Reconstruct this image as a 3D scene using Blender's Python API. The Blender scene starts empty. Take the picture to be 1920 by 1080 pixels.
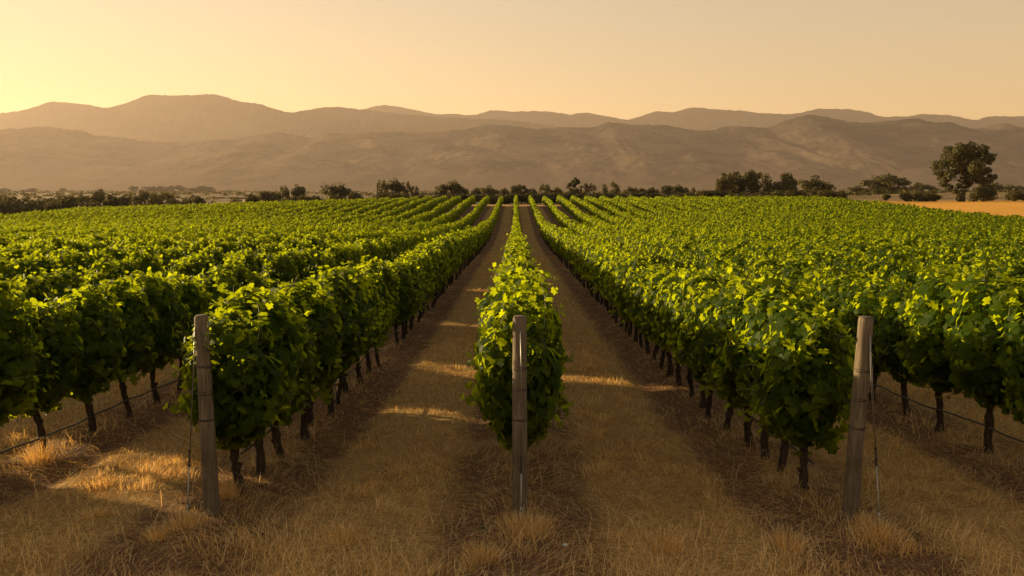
import bpy, math, random
import numpy as np
from mathutils import Vector, Matrix

# ------------------------------------------------------------------ camera, sky, sun, exposure
R = math.radians
SC = bpy.context.scene
COL = SC.collection
F_PX = 1500.0                       # focal length in pixels of a 1920 wide frame
CAM_Z = 2.55
PITCH, YAW = 6.96, 0.267
SKY_GAMMA = 0.5
SUN_AZ, SUN_EL = -62.0, 10.0    # degrees, azimuth from +Y (negative = left)

cam_data = bpy.data.cameras.new("camera")
cam = bpy.data.objects.new("camera", cam_data)
COL.objects.link(cam)
cam_data.sensor_width = 36.0
cam_data.lens = 36.0 * F_PX / 1920.0
cam_data.clip_start, cam_data.clip_end = 0.05, 40000.0
cam.location = (0, 0, CAM_Z)
cam.rotation_euler = (R(90 - PITCH), 0, R(YAW))
SC.camera = cam

world = bpy.data.worlds.new("World")
SC.world = world
world.use_nodes = True
wn, wl = world.node_tree.nodes, world.node_tree.links
wn.clear()
w_out = wn.new("ShaderNodeOutputWorld")
w_bg = wn.new("ShaderNodeBackground")
w_sky = wn.new("ShaderNodeTexSky")
w_sky.sky_type = 'NISHITA'
w_sky.sun_disc = False
w_sky.sun_elevation = R(SUN_EL)
w_sky.sun_rotation = R(SUN_AZ)
w_sky.altitude = 0
w_sky.air_density, w_sky.dust_density, w_sky.ozone_density = 2.0, 0.15, 1.0
w_mul = wn.new("ShaderNodeMix"); w_mul.data_type = 'RGBA'; w_mul.blend_type = 'MULTIPLY'
w_mul.inputs[0].default_value = 1.0
w_mul.inputs[7].default_value = (2.12, 1.68, 1.42, 1)
w_gam = wn.new("ShaderNodeGamma"); w_gam.inputs[1].default_value = SKY_GAMMA
wl.new(w_sky.outputs[0], w_gam.inputs[0])
wl.new(w_gam.outputs[0], w_mul.inputs[6])
wl.new(w_mul.outputs[2], w_bg.inputs[0])
w_bg.inputs[1].default_value = 0.063
wl.new(w_bg.outputs[0], w_out.inputs[0])

sun_data = bpy.data.lights.new("sun", 'SUN')
sun_data.energy = 5.0
sun_data.angle = R(0.5)
sun_data.color = (1.0, 0.72, 0.36)
sun = bpy.data.objects.new("sun", sun_data)
COL.objects.link(sun)
SUN_DIR = Vector((math.sin(R(SUN_AZ)) * math.cos(R(SUN_EL)), math.cos(R(SUN_AZ)) * math.cos(R(SUN_EL)), math.sin(R(SUN_EL))))
sun.rotation_euler = SUN_DIR.to_track_quat('Z', 'Y').to_euler()
sun.location = SUN_DIR * 60

SC.view_settings.view_transform = 'Standard'
SC.view_settings.look = 'None'
SC.view_settings.exposure = 1.42
SC.view_settings.gamma = 1.0
SC.view_settings.use_curve_mapping = False
SC.render.engine = 'CYCLES'
SC.cycles.use_denoising = True
SC.cycles.max_bounces = 8
SC.cycles.diffuse_bounces = 3
SC.cycles.transmission_bounces = 4
SC.cycles.volume_bounces = 0
SC.cycles.sample_clamp_indirect = 4.0

# ------------------------------------------------------------------ helpers
rng = np.random.default_rng(11)
random.seed(5)
_CY, _SY = math.cos(R(YAW)), math.sin(R(YAW))
CAM_M = cam.rotation_euler.to_matrix()

def pix(px, py, dist):
    """world point on the plane y = dist seen at pixel (px, py) of the 1920x1080 frame"""
    d = CAM_M @ Vector(((px - 960) / F_PX, (540 - py) / F_PX, -1))
    t = dist / d.y
    return Vector((d.x * t, dist, CAM_Z + d.z * t))

def hash2(ix, iy, seed):
    h = (ix.astype(np.int64) * 374761393 + iy.astype(np.int64) * 668265263 + seed * 1442695041) & 0x7fffffff
    h = ((h ^ (h >> 13)) * 1274126177) & 0x7fffffff
    h = h ^ (h >> 16)
    return (h & 0xffff) / 65535.0

def vnoise(x, y, seed=0):
    x = np.asarray(x, float); y = np.asarray(y, float)
    ix, iy = np.floor(x), np.floor(y)
    fx, fy = x - ix, y - iy
    ux, uy = fx * fx * fx * (fx * (fx * 6 - 15) + 10), fy * fy * fy * (fy * (fy * 6 - 15) + 10)
    a, b = hash2(ix, iy, seed), hash2(ix + 1, iy, seed)
    c, d = hash2(ix, iy + 1, seed), hash2(ix + 1, iy + 1, seed)
    return (a * (1 - ux) + b * ux) * (1 - uy) + (c * (1 - ux) + d * ux) * uy

def fbm(x, y, seed=0, octv=4):
    s, a, t = 0.0, 1.0, 0.0
    for o in range(octv):
        s = s + a * (vnoise(x * 2 ** o, y * 2 ** o, seed + o * 17) - 0.5)
        t += a; a *= 0.5
    return s / t * 2

def smooth(e0, e1, v):
    t = np.clip((np.asarray(v, float) - e0) / (e1 - e0), 0, 1)
    return t * t * (3 - 2 * t)

def pchip(xk, yk, x):
    xk, yk = np.asarray(xk, float), np.asarray(yk, float)
    x = np.clip(np.asarray(x, float), xk[0], xk[-1])
    h = np.diff(xk); dl = np.diff(yk) / h
    m = np.zeros_like(xk); m[0], m[-1] = dl[0], dl[-1]
    for i in range(1, len(xk) - 1):
        if dl[i - 1] * dl[i] > 0:
            w1, w2 = 2 * h[i] + h[i - 1], h[i] + 2 * h[i - 1]
            m[i] = (w1 + w2) / (w1 / dl[i - 1] + w2 / dl[i])
    i = np.clip(np.searchsorted(xk, x, side='right') - 1, 0, len(xk) - 2)
    t = (x - xk[i]) / h[i]
    return ((2 * t ** 3 - 3 * t ** 2 + 1) * yk[i] + (t ** 3 - 2 * t ** 2 + t) * h[i] * m[i]
            + (-2 * t ** 3 + 3 * t ** 2) * yk[i + 1] + (t ** 3 - t ** 2) * h[i] * m[i + 1])

PROF_Y = [-400, -60, 0, 7.5, 14, 22, 30, 43, 66, 86, 110, 137, 165, 200, 260, 400, 800, 1500, 3000, 30000]
PROF_D = [1.1, 1.3, 2.66, 3.13, 3.55, 3.84, 4.05, 4.4, 5.0, 5.28, 4.95, 3.95, 3.32, 3.2, 3.1, 3.6, 4.5, 5, 5, 5]

def ground(x, y):
    x = np.asarray(x, float); y = np.asarray(y, float)
    g = CAM_Z - pchip(PROF_Y, PROF_D, y)
    wl_ = smooth(40, 130, y) * (1 - smooth(260, 700, y))
    g = g - wl_ * 0.03 * np.clip(-x - 15, 0, 120)
    g = g + 3.2 * np.exp(-((x - 235) / 85) ** 2 - ((y - 350) / 70) ** 2)
    return g

ROW_S, ROW_0 = 2.93, 0.05
def row_dist(x):
    return np.abs(((x - ROW_0) / ROW_S + 0.5) % 1.0 - 0.5) * ROW_S

def ground_fine(x, y):
    """ground with the small relief of wheel tracks and tussocks near the camera"""
    x = np.asarray(x, float); y = np.asarray(y, float)
    w = (1 - smooth(35, 70, y)) * smooth(-14, -4, y)
    inrow = smooth(6.8, 8.2, y)
    rd = row_dist(x)
    m = 0.035 * fbm(x * 0.9, y * 0.9, 3, 4) + 0.02 * fbm(x * 3.1, y * 3.1, 9, 2)
    track = -0.05 * np.exp(-((rd - 0.62) / 0.22) ** 2) * inrow + 0.03 * np.exp(-(rd / 0.3) ** 2) * inrow
    return ground(x, y) + w * (m + track)

# ---- materials
def new_mat(name):
    m = bpy.data.materials.new(name); m.use_nodes = True
    n, l = m.node_tree.nodes, m.node_tree.links
    n.clear()
    return m, n, l, n.new("ShaderNodeOutputMaterial")

def nd(n, kind, **kw):
    o = n.new(kind)
    for k, v in kw.items():
        if k.startswith("i_"):
            key = k[2:]
            o.inputs[int(key) if key.isdigit() else key].default_value = v
        else:
            setattr(o, k, v)
    return o

def ramp(n, stops, interp='LINEAR'):
    r = n.new("ShaderNodeValToRGB"); r.color_ramp.interpolation = interp
    e = r.color_ramp.elements
    while len(e) < len(stops): e.new(0.5)
    for i, (p, c) in enumerate(stops):
        e[i].position = p
        e[i].color = (c[0], c[1], c[2], 1) if len(c) == 3 else c
    return r

def mixc(n, l, fac, a, b, blend='MIX'):
    m = n.new("ShaderNodeMix"); m.data_type = 'RGBA'; m.blend_type = blend
    for sock, v in ((m.inputs[0], fac), (m.inputs[6], a), (m.inputs[7], b)):
        if hasattr(v, 'links'): l.new(v, sock)
        elif isinstance(v, (int, float)): sock.default_value = v
        else: sock.default_value = (v[0], v[1], v[2], 1)
    return m.outputs[2]

def mth(n, l, op, a, b=None, c=None, clamp=False):
    m = n.new("ShaderNodeMath"); m.operation = op; m.use_clamp = clamp
    for s, v in zip(m.inputs, (a, b, c)):
        if v is None: continue
        if hasattr(v, 'links'): l.new(v, s)
        else: s.default_value = v
    return m.outputs[0]

def noise(n, l, vec, scale, detail=4, rough=0.55):
    t = nd(n, "ShaderNodeTexNoise", i_Scale=scale, i_Detail=detail, i_Roughness=rough)
    if vec is not None: l.new(vec, t.inputs["Vector"])
    return t.outputs[0]

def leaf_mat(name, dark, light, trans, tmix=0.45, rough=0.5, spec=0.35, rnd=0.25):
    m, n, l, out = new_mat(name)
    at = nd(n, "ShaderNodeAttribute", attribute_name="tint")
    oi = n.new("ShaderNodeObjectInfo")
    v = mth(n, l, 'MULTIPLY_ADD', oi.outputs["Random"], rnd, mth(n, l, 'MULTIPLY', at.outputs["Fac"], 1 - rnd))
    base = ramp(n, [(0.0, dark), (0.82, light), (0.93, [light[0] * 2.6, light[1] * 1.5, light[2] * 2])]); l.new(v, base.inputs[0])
    tr = ramp(n, [(0.0, [c * 0.55 for c in trans]), (1.0, trans)]); l.new(v, tr.inputs[0])
    p = nd(n, "ShaderNodeBsdfPrincipled", i_Roughness=rough)
    p.inputs["Specular IOR Level"].default_value = spec
    l.new(base.outputs[0], p.inputs["Base Color"])
    t = n.new("ShaderNodeBsdfTranslucent"); l.new(tr.outputs[0], t.inputs[0])
    mx = n.new("ShaderNodeMixShader"); mx.inputs[0].default_value = tmix
    l.new(p.outputs[0], mx.inputs[1]); l.new(t.outputs[0], mx.inputs[2])
    l.new(mx.outputs[0], out.inputs[0])
    return m

def wood_mat(name, c1, c2, scale=(18, 18, 1.2), bump=0.4, rough=0.8):
    m, n, l, out = new_mat(name)
    tc = n.new("ShaderNodeTexCoord")
    mp = nd(n, "ShaderNodeMapping"); mp.inputs["Scale"].default_value = scale
    l.new(tc.outputs["Object"], mp.inputs[0])
    a = noise(n, l, mp.outputs[0], 2.2, 6, 0.65)
    b = noise(n, l, tc.outputs["Object"], 2.5, 3)
    r = ramp(n, [(0.3, c1), (0.7, c2)]); l.new(a, r.inputs[0])
    r2 = ramp(n, [(0.35, (0.55, 0.55, 0.55)), (0.7, (1, 1, 1))]); l.new(b, r2.inputs[0])
    c = mixc(n, l, 1.0, r.outputs[0], r2.outputs[0], 'MULTIPLY')
    p = nd(n, "ShaderNodeBsdfPrincipled", i_Roughness=rough)
    p.inputs["Specular IOR Level"].default_value = 0.25
    bp = nd(n, "ShaderNodeBump", i_Strength=bump, i_Distance=0.01)
    l.new(a, bp.inputs["Height"]); l.new(bp.outputs[0], p.inputs["Normal"])
    l.new(c, p.inputs["Base Color"]); l.new(p.outputs[0], out.inputs[0])
    return m

def plain_mat(name, col, rough=0.6, metal=0.0, var=0.25, scale=30):
    m, n, l, out = new_mat(name)
    tc = n.new("ShaderNodeTexCoord")
    a = noise(n, l, tc.outputs["Object"], scale, 4)
    r = ramp(n, [(0.3, [c * (1 - var) for c in col]), (0.7, [min(1, c * (1 + var)) for c in col])]); l.new(a, r.inputs[0])
    p = nd(n, "ShaderNodeBsdfPrincipled", i_Roughness=rough, i_Metallic=metal)
    l.new(r.outputs[0], p.inputs["Base Color"]); l.new(p.outputs[0], out.inputs[0])
    return m

def build_mesh(name, V, faces, mats=(), tint=None, mat_idx=None, smooth_shade=False):
    """V (n,3) array; faces: list of (m,k) int arrays; tint: per face float"""
    me = bpy.data.meshes.new(name)
    V = np.ascontiguousarray(V, np.float32)
    faces = [np.asarray(f, np.int32) for f in faces if len(f)]
    me.vertices.add(len(V)); me.vertices.foreach_set("co", V.ravel())
    nl = sum(f.size for f in faces); nf = sum(len(f) for f in faces)
    me.loops.add(nl); me.polygons.add(nf)
    me.loops.foreach_set("vertex_index", np.concatenate([f.ravel() for f in faces]))
    tot = np.concatenate([np.full(len(f), f.shape[1], np.int32) for f in faces])
    st = np.concatenate([[0], np.cumsum(tot)[:-1]]).astype(np.int32)
    me.polygons.foreach_set("loop_start", st)
    for m in mats: me.materials.append(m)
    if mat_idx is not None: me.polygons.foreach_set("material_index", np.asarray(mat_idx, np.int32))
    if smooth_shade: me.polygons.foreach_set("use_smooth", np.ones(nf, bool))
    me.update(calc_edges=True)
    if tint is not None:
        at = me.attributes.new("tint", 'FLOAT', 'FACE')
        at.data.foreach_set("value", np.asarray(tint, np.float32))
    me.validate(clean_customdata=False)
    return me

def link(name, data, parent=None, loc=None):
    o = bpy.data.objects.new(name, data); COL.objects.link(o)
    if parent is not None: o.parent = parent
    if loc is not None: o.location = loc
    return o

def tag(o, label=None, cat=None, group=None, kind=None):
    if label: o["label"] = label
    if cat: o["category"] = cat
    if group: o["group"] = group
    if kind: o["kind"] = kind
    return o

class Geo:
    """collects vertices and faces (numpy) for one mesh"""
    def __init__(s): s.v, s.q, s.t, s.qt, s.tt, s.qm, s.tm, s.n = [], [], [], [], [], [], [], 0
    def add(s, V, quads=None, tris=None, tq=0.5, tt=0.5, mat=0):
        V = np.asarray(V, float).reshape(-1, 3)
        if quads is not None and len(quads):
            quads = np.asarray(quads) + s.n; s.q.append(quads); s.qt.append(np.broadcast_to(tq, len(quads))); s.qm.append(np.full(len(quads), mat))
        if tris is not None and len(tris):
            tris = np.asarray(tris) + s.n; s.t.append(tris); s.tt.append(np.broadcast_to(tt, len(tris))); s.tm.append(np.full(len(tris), mat))
        s.v.append(V); s.n += len(V)
    def mesh(s, name, mats, smooth_shade=False):
        f, tint, mi = [], [], []
        if s.q: f.append(np.concatenate(s.q)); tint += s.qt; mi += s.qm
        if s.t: f.append(np.concatenate(s.t)); tint += s.tt; mi += s.tm
        return build_mesh(name, np.concatenate(s.v), f, mats, np.concatenate(tint), np.concatenate(mi), smooth_shade)

def tube(g, pts, rad, sides=8, cap=True, mat=0, wob=0.0):
    P = np.asarray(pts, float); rad = np.broadcast_to(rad, len(P)).astype(float)
    T = np.gradient(P, axis=0); T /= np.linalg.norm(T, axis=1)[:, None] + 1e-9
    ref = np.array([1.0, 0, 0]) if abs(T[0][0]) < 0.8 else np.array([0, 1.0, 0])
    rings = []
    a = np.linspace(0, 2 * math.pi, sides, endpoint=False)
    for i in range(len(P)):
        u = np.cross(T[i], ref); u /= np.linalg.norm(u) + 1e-9
        v = np.cross(T[i], u)
        r = rad[i] * (1 + wob * (rng.random(sides) - 0.5) * 2)
        rings.append(P[i] + np.outer(np.cos(a) * r, u) + np.outer(np.sin(a) * r, v))
    V = np.concatenate(rings); q = []
    for i in range(len(P) - 1):
        for j in range(sides):
            k = (j + 1) % sides
            q.append((i * sides + j, i * sides + k, (i + 1) * sides + k, (i + 1) * sides + j))
    tr = []
    if cap:
        V = np.concatenate([V, P[:1], P[-1:]]); n0 = len(P) * sides
        for j in range(sides):
            k = (j + 1) % sides
            tr.append((n0, k, j)); tr.append((n0 + 1, (len(P) - 1) * sides + j, (len(P) - 1) * sides + k))
    g.add(V, q, tr, mat=mat)

def frames(N, tip):
    """orthonormal bases from normals N and preferred tip directions"""
    N = N / (np.linalg.norm(N, axis=1)[:, None] + 1e-9)
    Y = tip - (tip * N).sum(1)[:, None] * N
    Y /= np.linalg.norm(Y, axis=1)[:, None] + 1e-9
    return np.cross(Y, N), Y, N

LEAF = np.array([(0, 0.02, 0.0), (0, -0.16, 0), (0.22, -0.40, 0), (0.50, -0.16, 0), (0.38, 0.04, 0), (0.50, 0.30, 0), (0.24, 0.34, 0), (0, 0.62, 0),
                 (-0.24, 0.34, 0), (-0.50, 0.30, 0), (-0.38, 0.04, 0), (-0.50, -0.16, 0), (-0.22, -0.40, 0)], float)
LEAF[:, 2] = 0.22 * np.abs(LEAF[:, 0]) - 0.42 * (LEAF[:, 0] ** 2 + LEAF[:, 1] ** 2)
LEAF_T = np.array([(0, i, i + 1) for i in range(1, 12)] + [(0, 12, 1)])
CARD = np.array([(0, -0.5, 0), (0.46, 0.02, 0.1), (0, 0.55, -0.08), (-0.46, 0.02, 0.1)], float)

def put_leaves(g, C, N, tip, size, tint, shape='leaf', mat=0):
    X, Y, Z = frames(N, tip)
    T = LEAF if shape == 'leaf' else CARD
    n, k = len(C), len(T)
    s = np.broadcast_to(size, n)[:, None, None]
    V = C[:, None] + s * (T[None, :, 0, None] * X[:, None] + T[None, :, 1, None] * Y[:, None] + T[None, :, 2, None] * Z[:, None])
    off = (np.arange(n) * k)[:, None, None]
    tint = np.broadcast_to(tint, n)
    if shape == 'leaf':
        F = (LEAF_T[None] + off).reshape(-1, 3)
        g.add(V.reshape(-1, 3), tris=F, tt=np.repeat(tint, len(LEAF_T)), mat=mat)
    else:
        F = (np.array([[0, 1, 2, 3]])[None] + off).reshape(-1, 4)
        g.add(V.reshape(-1, 3), quads=F, tq=tint, mat=mat)

def unit(n, r=rng):
    v = r.normal(size=(n, 3)); return v / np.linalg.norm(v, axis=1)[:, None]

# ------------------------------------------------------------------ ground
def grid_mesh(name, xs, ys, zf, mats, smooth_shade=True):
    X, Y = np.meshgrid(xs, ys)
    Z = zf(X, Y)
    V = np.stack([X, Y, Z], -1).reshape(-1, 3)
    nx, ny = len(xs), len(ys)
    i = np.arange(nx - 1)[None, :] + nx * np.arange(ny - 1)[:, None]
    F = np.stack([i, i + 1, i + nx + 1, i + nx], -1).reshape(-1, 4)
    return build_mesh(name, V, [F], mats, smooth_shade=smooth_shade)

def ground_material():
    m, n, l, out = new_mat("vineyard_soil")
    ge = n.new("ShaderNodeNewGeometry")
    sp = n.new("ShaderNodeSeparateXYZ"); l.new(ge.outputs["Position"], sp.inputs[0])
    x, y = sp.outputs[0], sp.outputs[1]
    wob = mth(n, l, 'MULTIPLY_ADD', noise(n, l, ge.outputs["Position"], 1.3, 5, 0.65), 0.7, -0.35)
    f = mth(n, l, 'FRACT', mth(n, l, 'MULTIPLY_ADD', x, 1 / ROW_S, 0.5 - ROW_0 / ROW_S))
    rd = mth(n, l, 'MULTIPLY', mth(n, l, 'ABSOLUTE', mth(n, l, 'SUBTRACT', f, 0.5)), ROW_S)
    rd = mth(n, l, 'ADD', rd, wob)
    strip = nd(n, "ShaderNodeMapRange", interpolation_type='SMOOTHSTEP'); l.new(rd, strip.inputs[0])
    strip.inputs[1].default_value = 0.55; strip.inputs[2].default_value = 0.9
    fine = noise(n, l, ge.outputs["Position"], 22, 6, 0.7)
    mid = noise(n, l, ge.outputs["Position"], 3.0, 5, 0.6)
    soil = ramp(n, [(0.3, (0.06, 0.027, 0.014)), (0.55, (0.14, 0.075, 0.038)), (0.75, (0.28, 0.18, 0.085))]); l.new(fine, soil.inputs[0])
    straw = ramp(n, [(0.3, (0.14, 0.085, 0.027)), (0.5, (0.37, 0.24, 0.08)), (0.70, (0.58, 0.42, 0.16))]); l.new(fine, straw.inputs[0])
    mixf = mth(n, l, 'MULTIPLY_ADD', mid, 0.9, 0.3, clamp=True)
    a = mixc(n, l, mth(n, l, 'MULTIPLY', strip.outputs[0], mixf), soil.outputs[0], straw.outputs[0])
    # beyond the vineyard: stubble and scrubby pasture
    far = ramp(n, [(0.35, (0.07, 0.056, 0.026)), (0.5, (0.15, 0.102, 0.046)), (0.65, (0.25, 0.165, 0.075))])
    mp = nd(n, "ShaderNodeMapping"); mp.inputs["Scale"].default_value = (0.004, 0.012, 1)
    l.new(ge.outputs["Position"], mp.inputs[0])
    l.new(noise(n, l, mp.outputs[0], 2.0, 6, 0.6), far.inputs[0])
    edge = nd(n, "ShaderNodeMapRange"); l.new(y, edge.inputs[0]); edge.inputs[1].default_value = 168; edge.inputs[2].default_value = 172
    er = nd(n, "ShaderNodeMapRange"); l.new(x, er.inputs[0]); er.inputs[1].default_value = 64; er.inputs[2].default_value = 65
    el = nd(n, "ShaderNodeMapRange"); l.new(x, el.inputs[0]); el.inputs[1].default_value = -94; el.inputs[2].default_value = -95
    of = mth(n, l, 'MAXIMUM', mth(n, l, 'MAXIMUM', edge.outputs[0], er.outputs[0]), el.outputs[0])
    c = mixc(n, l, of, a, far.outputs[0])
    p = nd(n, "ShaderNodeBsdfPrincipled", i_Roughness=0.95); p.inputs["Specular IOR Level"].default_value = 0.1
    bp = nd(n, "ShaderNodeBump", i_Strength=0.7, i_Distance=0.03)
    l.new(fine, bp.inputs["Height"]); l.new(bp.outputs[0], p.inputs["Normal"])
    l.new(c, p.inputs["Base Color"]); l.new(p.outputs[0], out.inputs[0])
    return m

def field_material(name, c1, c2, c3):
    m, n, l, out = new_mat(name)
    ge = n.new("ShaderNodeNewGeometry")
    mp = nd(n, "ShaderNodeMapping"); mp.inputs["Scale"].default_value = (0.25, 1.3, 1); l.new(ge.outputs["Position"], mp.inputs[0])
    a = noise(n, l, mp.outputs[0], 0.6, 7, 0.7)
    r = ramp(n, [(0.3, c1), (0.5, c2), (0.7, c3)]); l.new(a, r.inputs[0])
    p = nd(n, "ShaderNodeBsdfPrincipled", i_Roughness=0.9); p.inputs["Specular IOR Level"].default_value = 0.15
    bp = nd(n, "ShaderNodeBump", i_Strength=1.0, i_Distance=0.15)
    l.new(noise(n, l, ge.outputs["Position"], 4, 4, 0.7), bp.inputs["Height"]); l.new(bp.outputs[0], p.inputs["Normal"])
    l.new(r.outputs[0], p.inputs["Base Color"]); l.new(p.outputs[0], out.inputs[0])
    return m

def spread(*segs):
    return np.unique(np.concatenate([np.linspace(a, b, n) for a, b, n in segs]))

gx = spread((-15500, -2000, 13), (-2000, -200, 25), (-200, -30, 35), (-30, -12, 31), (-12, 12, 241), (12, 30, 31), (30, 200, 35), (200, 2000, 25), (2000, 15500, 13))
gy = spread((-400, -20, 12), (-20, 4, 16), (4, 16, 130), (16, 40, 110), (40, 70, 50), (70, 300, 80), (300, 1500, 40), (1500, 13000, 20))
tag(link("ground", grid_mesh("ground", gx, gy, ground_fine, [ground_material()])), kind='structure')
gold = field_material("ripe_stubble", (0.42, 0.19, 0.022), (0.62, 0.31, 0.045), (0.75, 0.43, 0.085))
tag(link("field", grid_mesh("field", spread((65.5, 330, 70)), spread((45, 236, 70)), lambda x, y: ground(x, y) + 0.06, [gold])), kind='structure')
tag(link("path", grid_mesh("path", spread((-95, 65.4, 60)), spread((169.5, 175, 6)), lambda x, y: ground(x, y) + 0.06, [gold])), kind='structure')

# ------------------------------------------------------------------ mountains
def hill_material(name, scrub, grass, lo, hi, s=1.0):
    m, n, l, out = new_mat(name)
    ge = n.new("ShaderNodeNewGeometry")
    sp = n.new("ShaderNodeSeparateXYZ"); l.new(ge.outputs["Position"], sp.inputs[0])
    big = noise(n, l, ge.outputs["Position"], 0.0042 * s, 6, 0.62)
    small = noise(n, l, ge.outputs["Position"], 0.05 * s, 4, 0.7)
    v = mth(n, l, 'ADD', mth(n, l, 'MULTIPLY', big, 0.7), mth(n, l, 'MULTIPLY', small, 0.45))
    hgt = nd(n, "ShaderNodeMapRange"); l.new(sp.outputs[2], hgt.inputs[0])
    hgt.inputs[1].default_value = lo; hgt.inputs[2].default_value = hi; hgt.inputs[3].default_value = 0.12; hgt.inputs[4].default_value = -0.14
    v = mth(n, l, 'ADD', v, hgt.outputs[0])
    r = ramp(n, [(0.44, scrub), (0.56, [(a + b) / 2 for a, b in zip(scrub, grass)]), (0.66, grass)]); l.new(v, r.inputs[0])
    p = nd(n, "ShaderNodeBsdfPrincipled", i_Roughness=1.0); p.inputs["Specular IOR Level"].default_value = 0.0
    l.new(r.outputs[0], p.inputs["Base Color"]); l.new(p.outputs[0], out.inputs[0])
    return m

def mountain(name, pts, y_r, y0, y1, mat, seed, nx, ny, spur=0.35, bump=4.0):
    pts = sorted(pts)
    W = [pix(a, b, y_r) for a, b in pts]
    xk = [w.x for w in W]; zk = [w.z for w in W]
    x0, x1 = xk[0], xk[-1]; span = 0.35 * (x1 - x0)
    xk = [x0 - span] + xk + [x1 + span]; zk = [zk[0] * 0.75] + zk + [zk[-1] * 0.8]
    xs = np.linspace(xk[0], xk[-1], nx)
    base = -6.0
    def zf(X, Y):
        rz = pchip(xk, zk, X)
        t = np.where(Y < y_r, (Y - y0) / (y_r - y0), (y1 - Y) / (y1 - y_r))
        t = np.clip(t, 0, 1)
        L = (y_r - y0)
        wx = X + 0.5 * L * fbm(X / L * 1.1, Y / L * 0.9, seed + 5, 3) + 0.35 * (Y - y0)
        ridge = 1 - np.abs(fbm(wx / (L * 0.42), Y / (L * 1.5), seed, 4)) * 2.2
        ridge2 = 1 - np.abs(fbm(wx / (L * 0.16), Y / (L * 0.6), seed + 2, 3)) * 2.2
        pr = t ** 1.25
        valley = (1 - ridge) * spur + (1 - ridge2) * spur * 0.3
        m = 4 * t * (1 - t)
        h = pr * (1 - np.clip(valley * m, 0, 0.75))
        h = h + 0.10 * m * np.clip(fbm(X / (L * 0.5), Y / (L * 0.5), seed + 8, 4), -1, 1)
        rough = bump * (vnoise(X / (bump * 3.2), Y / (bump * 6), seed + 31) - 0.35) * smooth(0.05, 0.5, t)
        return base + (rz - base) * np.clip(h, 0, 1.2) + rough
    ys = np.concatenate([np.linspace(y0, y_r, int(ny * 0.75)), np.linspace(y_r, y1, ny - int(ny * 0.75) + 1)[1:]])
    return tag(link(name, grid_mesh(name, xs, ys, zf, [mat])), kind='structure')

FRONT = [(0,242.5),(35,241),(75,237.5),(115,241.5),(155,246.5),(185,255),(215,257),(250,262),(280,266),(320,266),(390,264),(450,259),(525,248.5),(550,253),(580,259),(620,250),(665,250),(735,247.5),(795,250),(870,242.5),(930,233.5),(960,236),
         (1010,241.5),(1060,238.5),(1105,240),(1145,230),(1185,234),(1240,235),(1280,241),(1320,245),(1375,236.5),(1435,239),(1475,226),(1515,216),(1555,221),(1610,230),(1670,226),(1715,223),(1750,229),(1780,230),(1830,242),(1880,232),(1920,239)]
LEFTM = [(0,212.5),(30,209),(65,201),(97,191),(150,195),(200,202),(240,191.5),(285,178),(320,179),(350,179),(395,176.5),(415,180),(450,190.5),(490,196),(515,204),(547,211),(575,206.5),(630,201),(670,205),(720,210),(780,215.5),(850,221),(960,226),(1050,240),(1150,262)]
BACK = [(500,225),(600,216),(675,206),(720,197.5),(775,206),(825,214.5),(845,213.5),(882,216.5),(925,207),(960,209.5),(1000,208.5),(1045,211.5),(1070,215),(1092,211.5),(1135,217.5),(1175,224),(1235,209),(1260,210.5),(1302,201.5),(1340,205),(1385,207.5),(1435,213),(1480,214),(1542,204),(1585,205),(1625,210),(1655,219),(1695,219),(1730,214),(1780,216.5),(1830,225),(1855,218.5),(1920,218)]
hm = hill_material("hill_scrub", (0.022, 0.023, 0.019), (0.125, 0.092, 0.062), 0, 600, 0.75)
hb = hill_material("far_hill_scrub", (0.03, 0.029, 0.018), (0.08, 0.06, 0.035), -500, 1300, 0.45)
mountain("hills", FRONT, 6000, 3700, 7500, hm, 4, 900, 150, 0.11, 9.0)
mountain("mountain", LEFTM, 8400, 6900, 9900, hb, 21, 700, 90, 0.14, 12.0)
mountain("mountain_range", BACK, 10500, 8700, 12300, hb, 37, 800, 90, 0.14, 13.0)

# ------------------------------------------------------------------ materials of the things
M_LEAF = leaf_mat("vine_leaf", (0.006, 0.021, 0.002), (0.034, 0.066, 0.004), (0.66, 0.78, 0.008), 0.44, 0.55, 0.08)
M_SHOOT = plain_mat("green_shoot", (0.16, 0.17, 0.04), 0.6)
M_BARK = wood_mat("vine_bark", (0.014, 0.010, 0.007), (0.105, 0.072, 0.050), (22, 22, 3.0), 1.0, 0.95)
M_TREE = leaf_mat("tree_leaf", (0.020, 0.028, 0.010), (0.075, 0.070, 0.022), (0.20, 0.15, 0.02), 0.25, 0.6, 0.2, 0.45)
M_TBARK = wood_mat("tree_bark", (0.02, 0.014, 0.01), (0.07, 0.05, 0.035), (3, 3, 0.6), 0.8, 0.95)
M_POST = wood_mat("weathered_timber", (0.085, 0.066, 0.044), (0.26, 0.205, 0.140), (26, 26, 1.6), 0.5, 0.85)
M_CUT = wood_mat("cut_timber", (0.08, 0.055, 0.04), (0.20, 0.15, 0.11), (30, 30, 30), 0.4, 0.9)
M_WIRE = plain_mat("galvanised_wire", (0.30, 0.29, 0.28), 0.45, 0.8, 0.2, 60)
M_RUST = plain_mat("dark_tie_wire", (0.05, 0.04, 0.035), 0.6, 0.5, 0.3, 60)
M_HOSE = plain_mat("black_hose", (0.05, 0.04, 0.032), 0.6, 0, 0.2, 20)
M_SCRAP = plain_mat("pale_scrap", (0.55, 0.66, 0.72), 0.4, 0, 0.15, 60)

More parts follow.
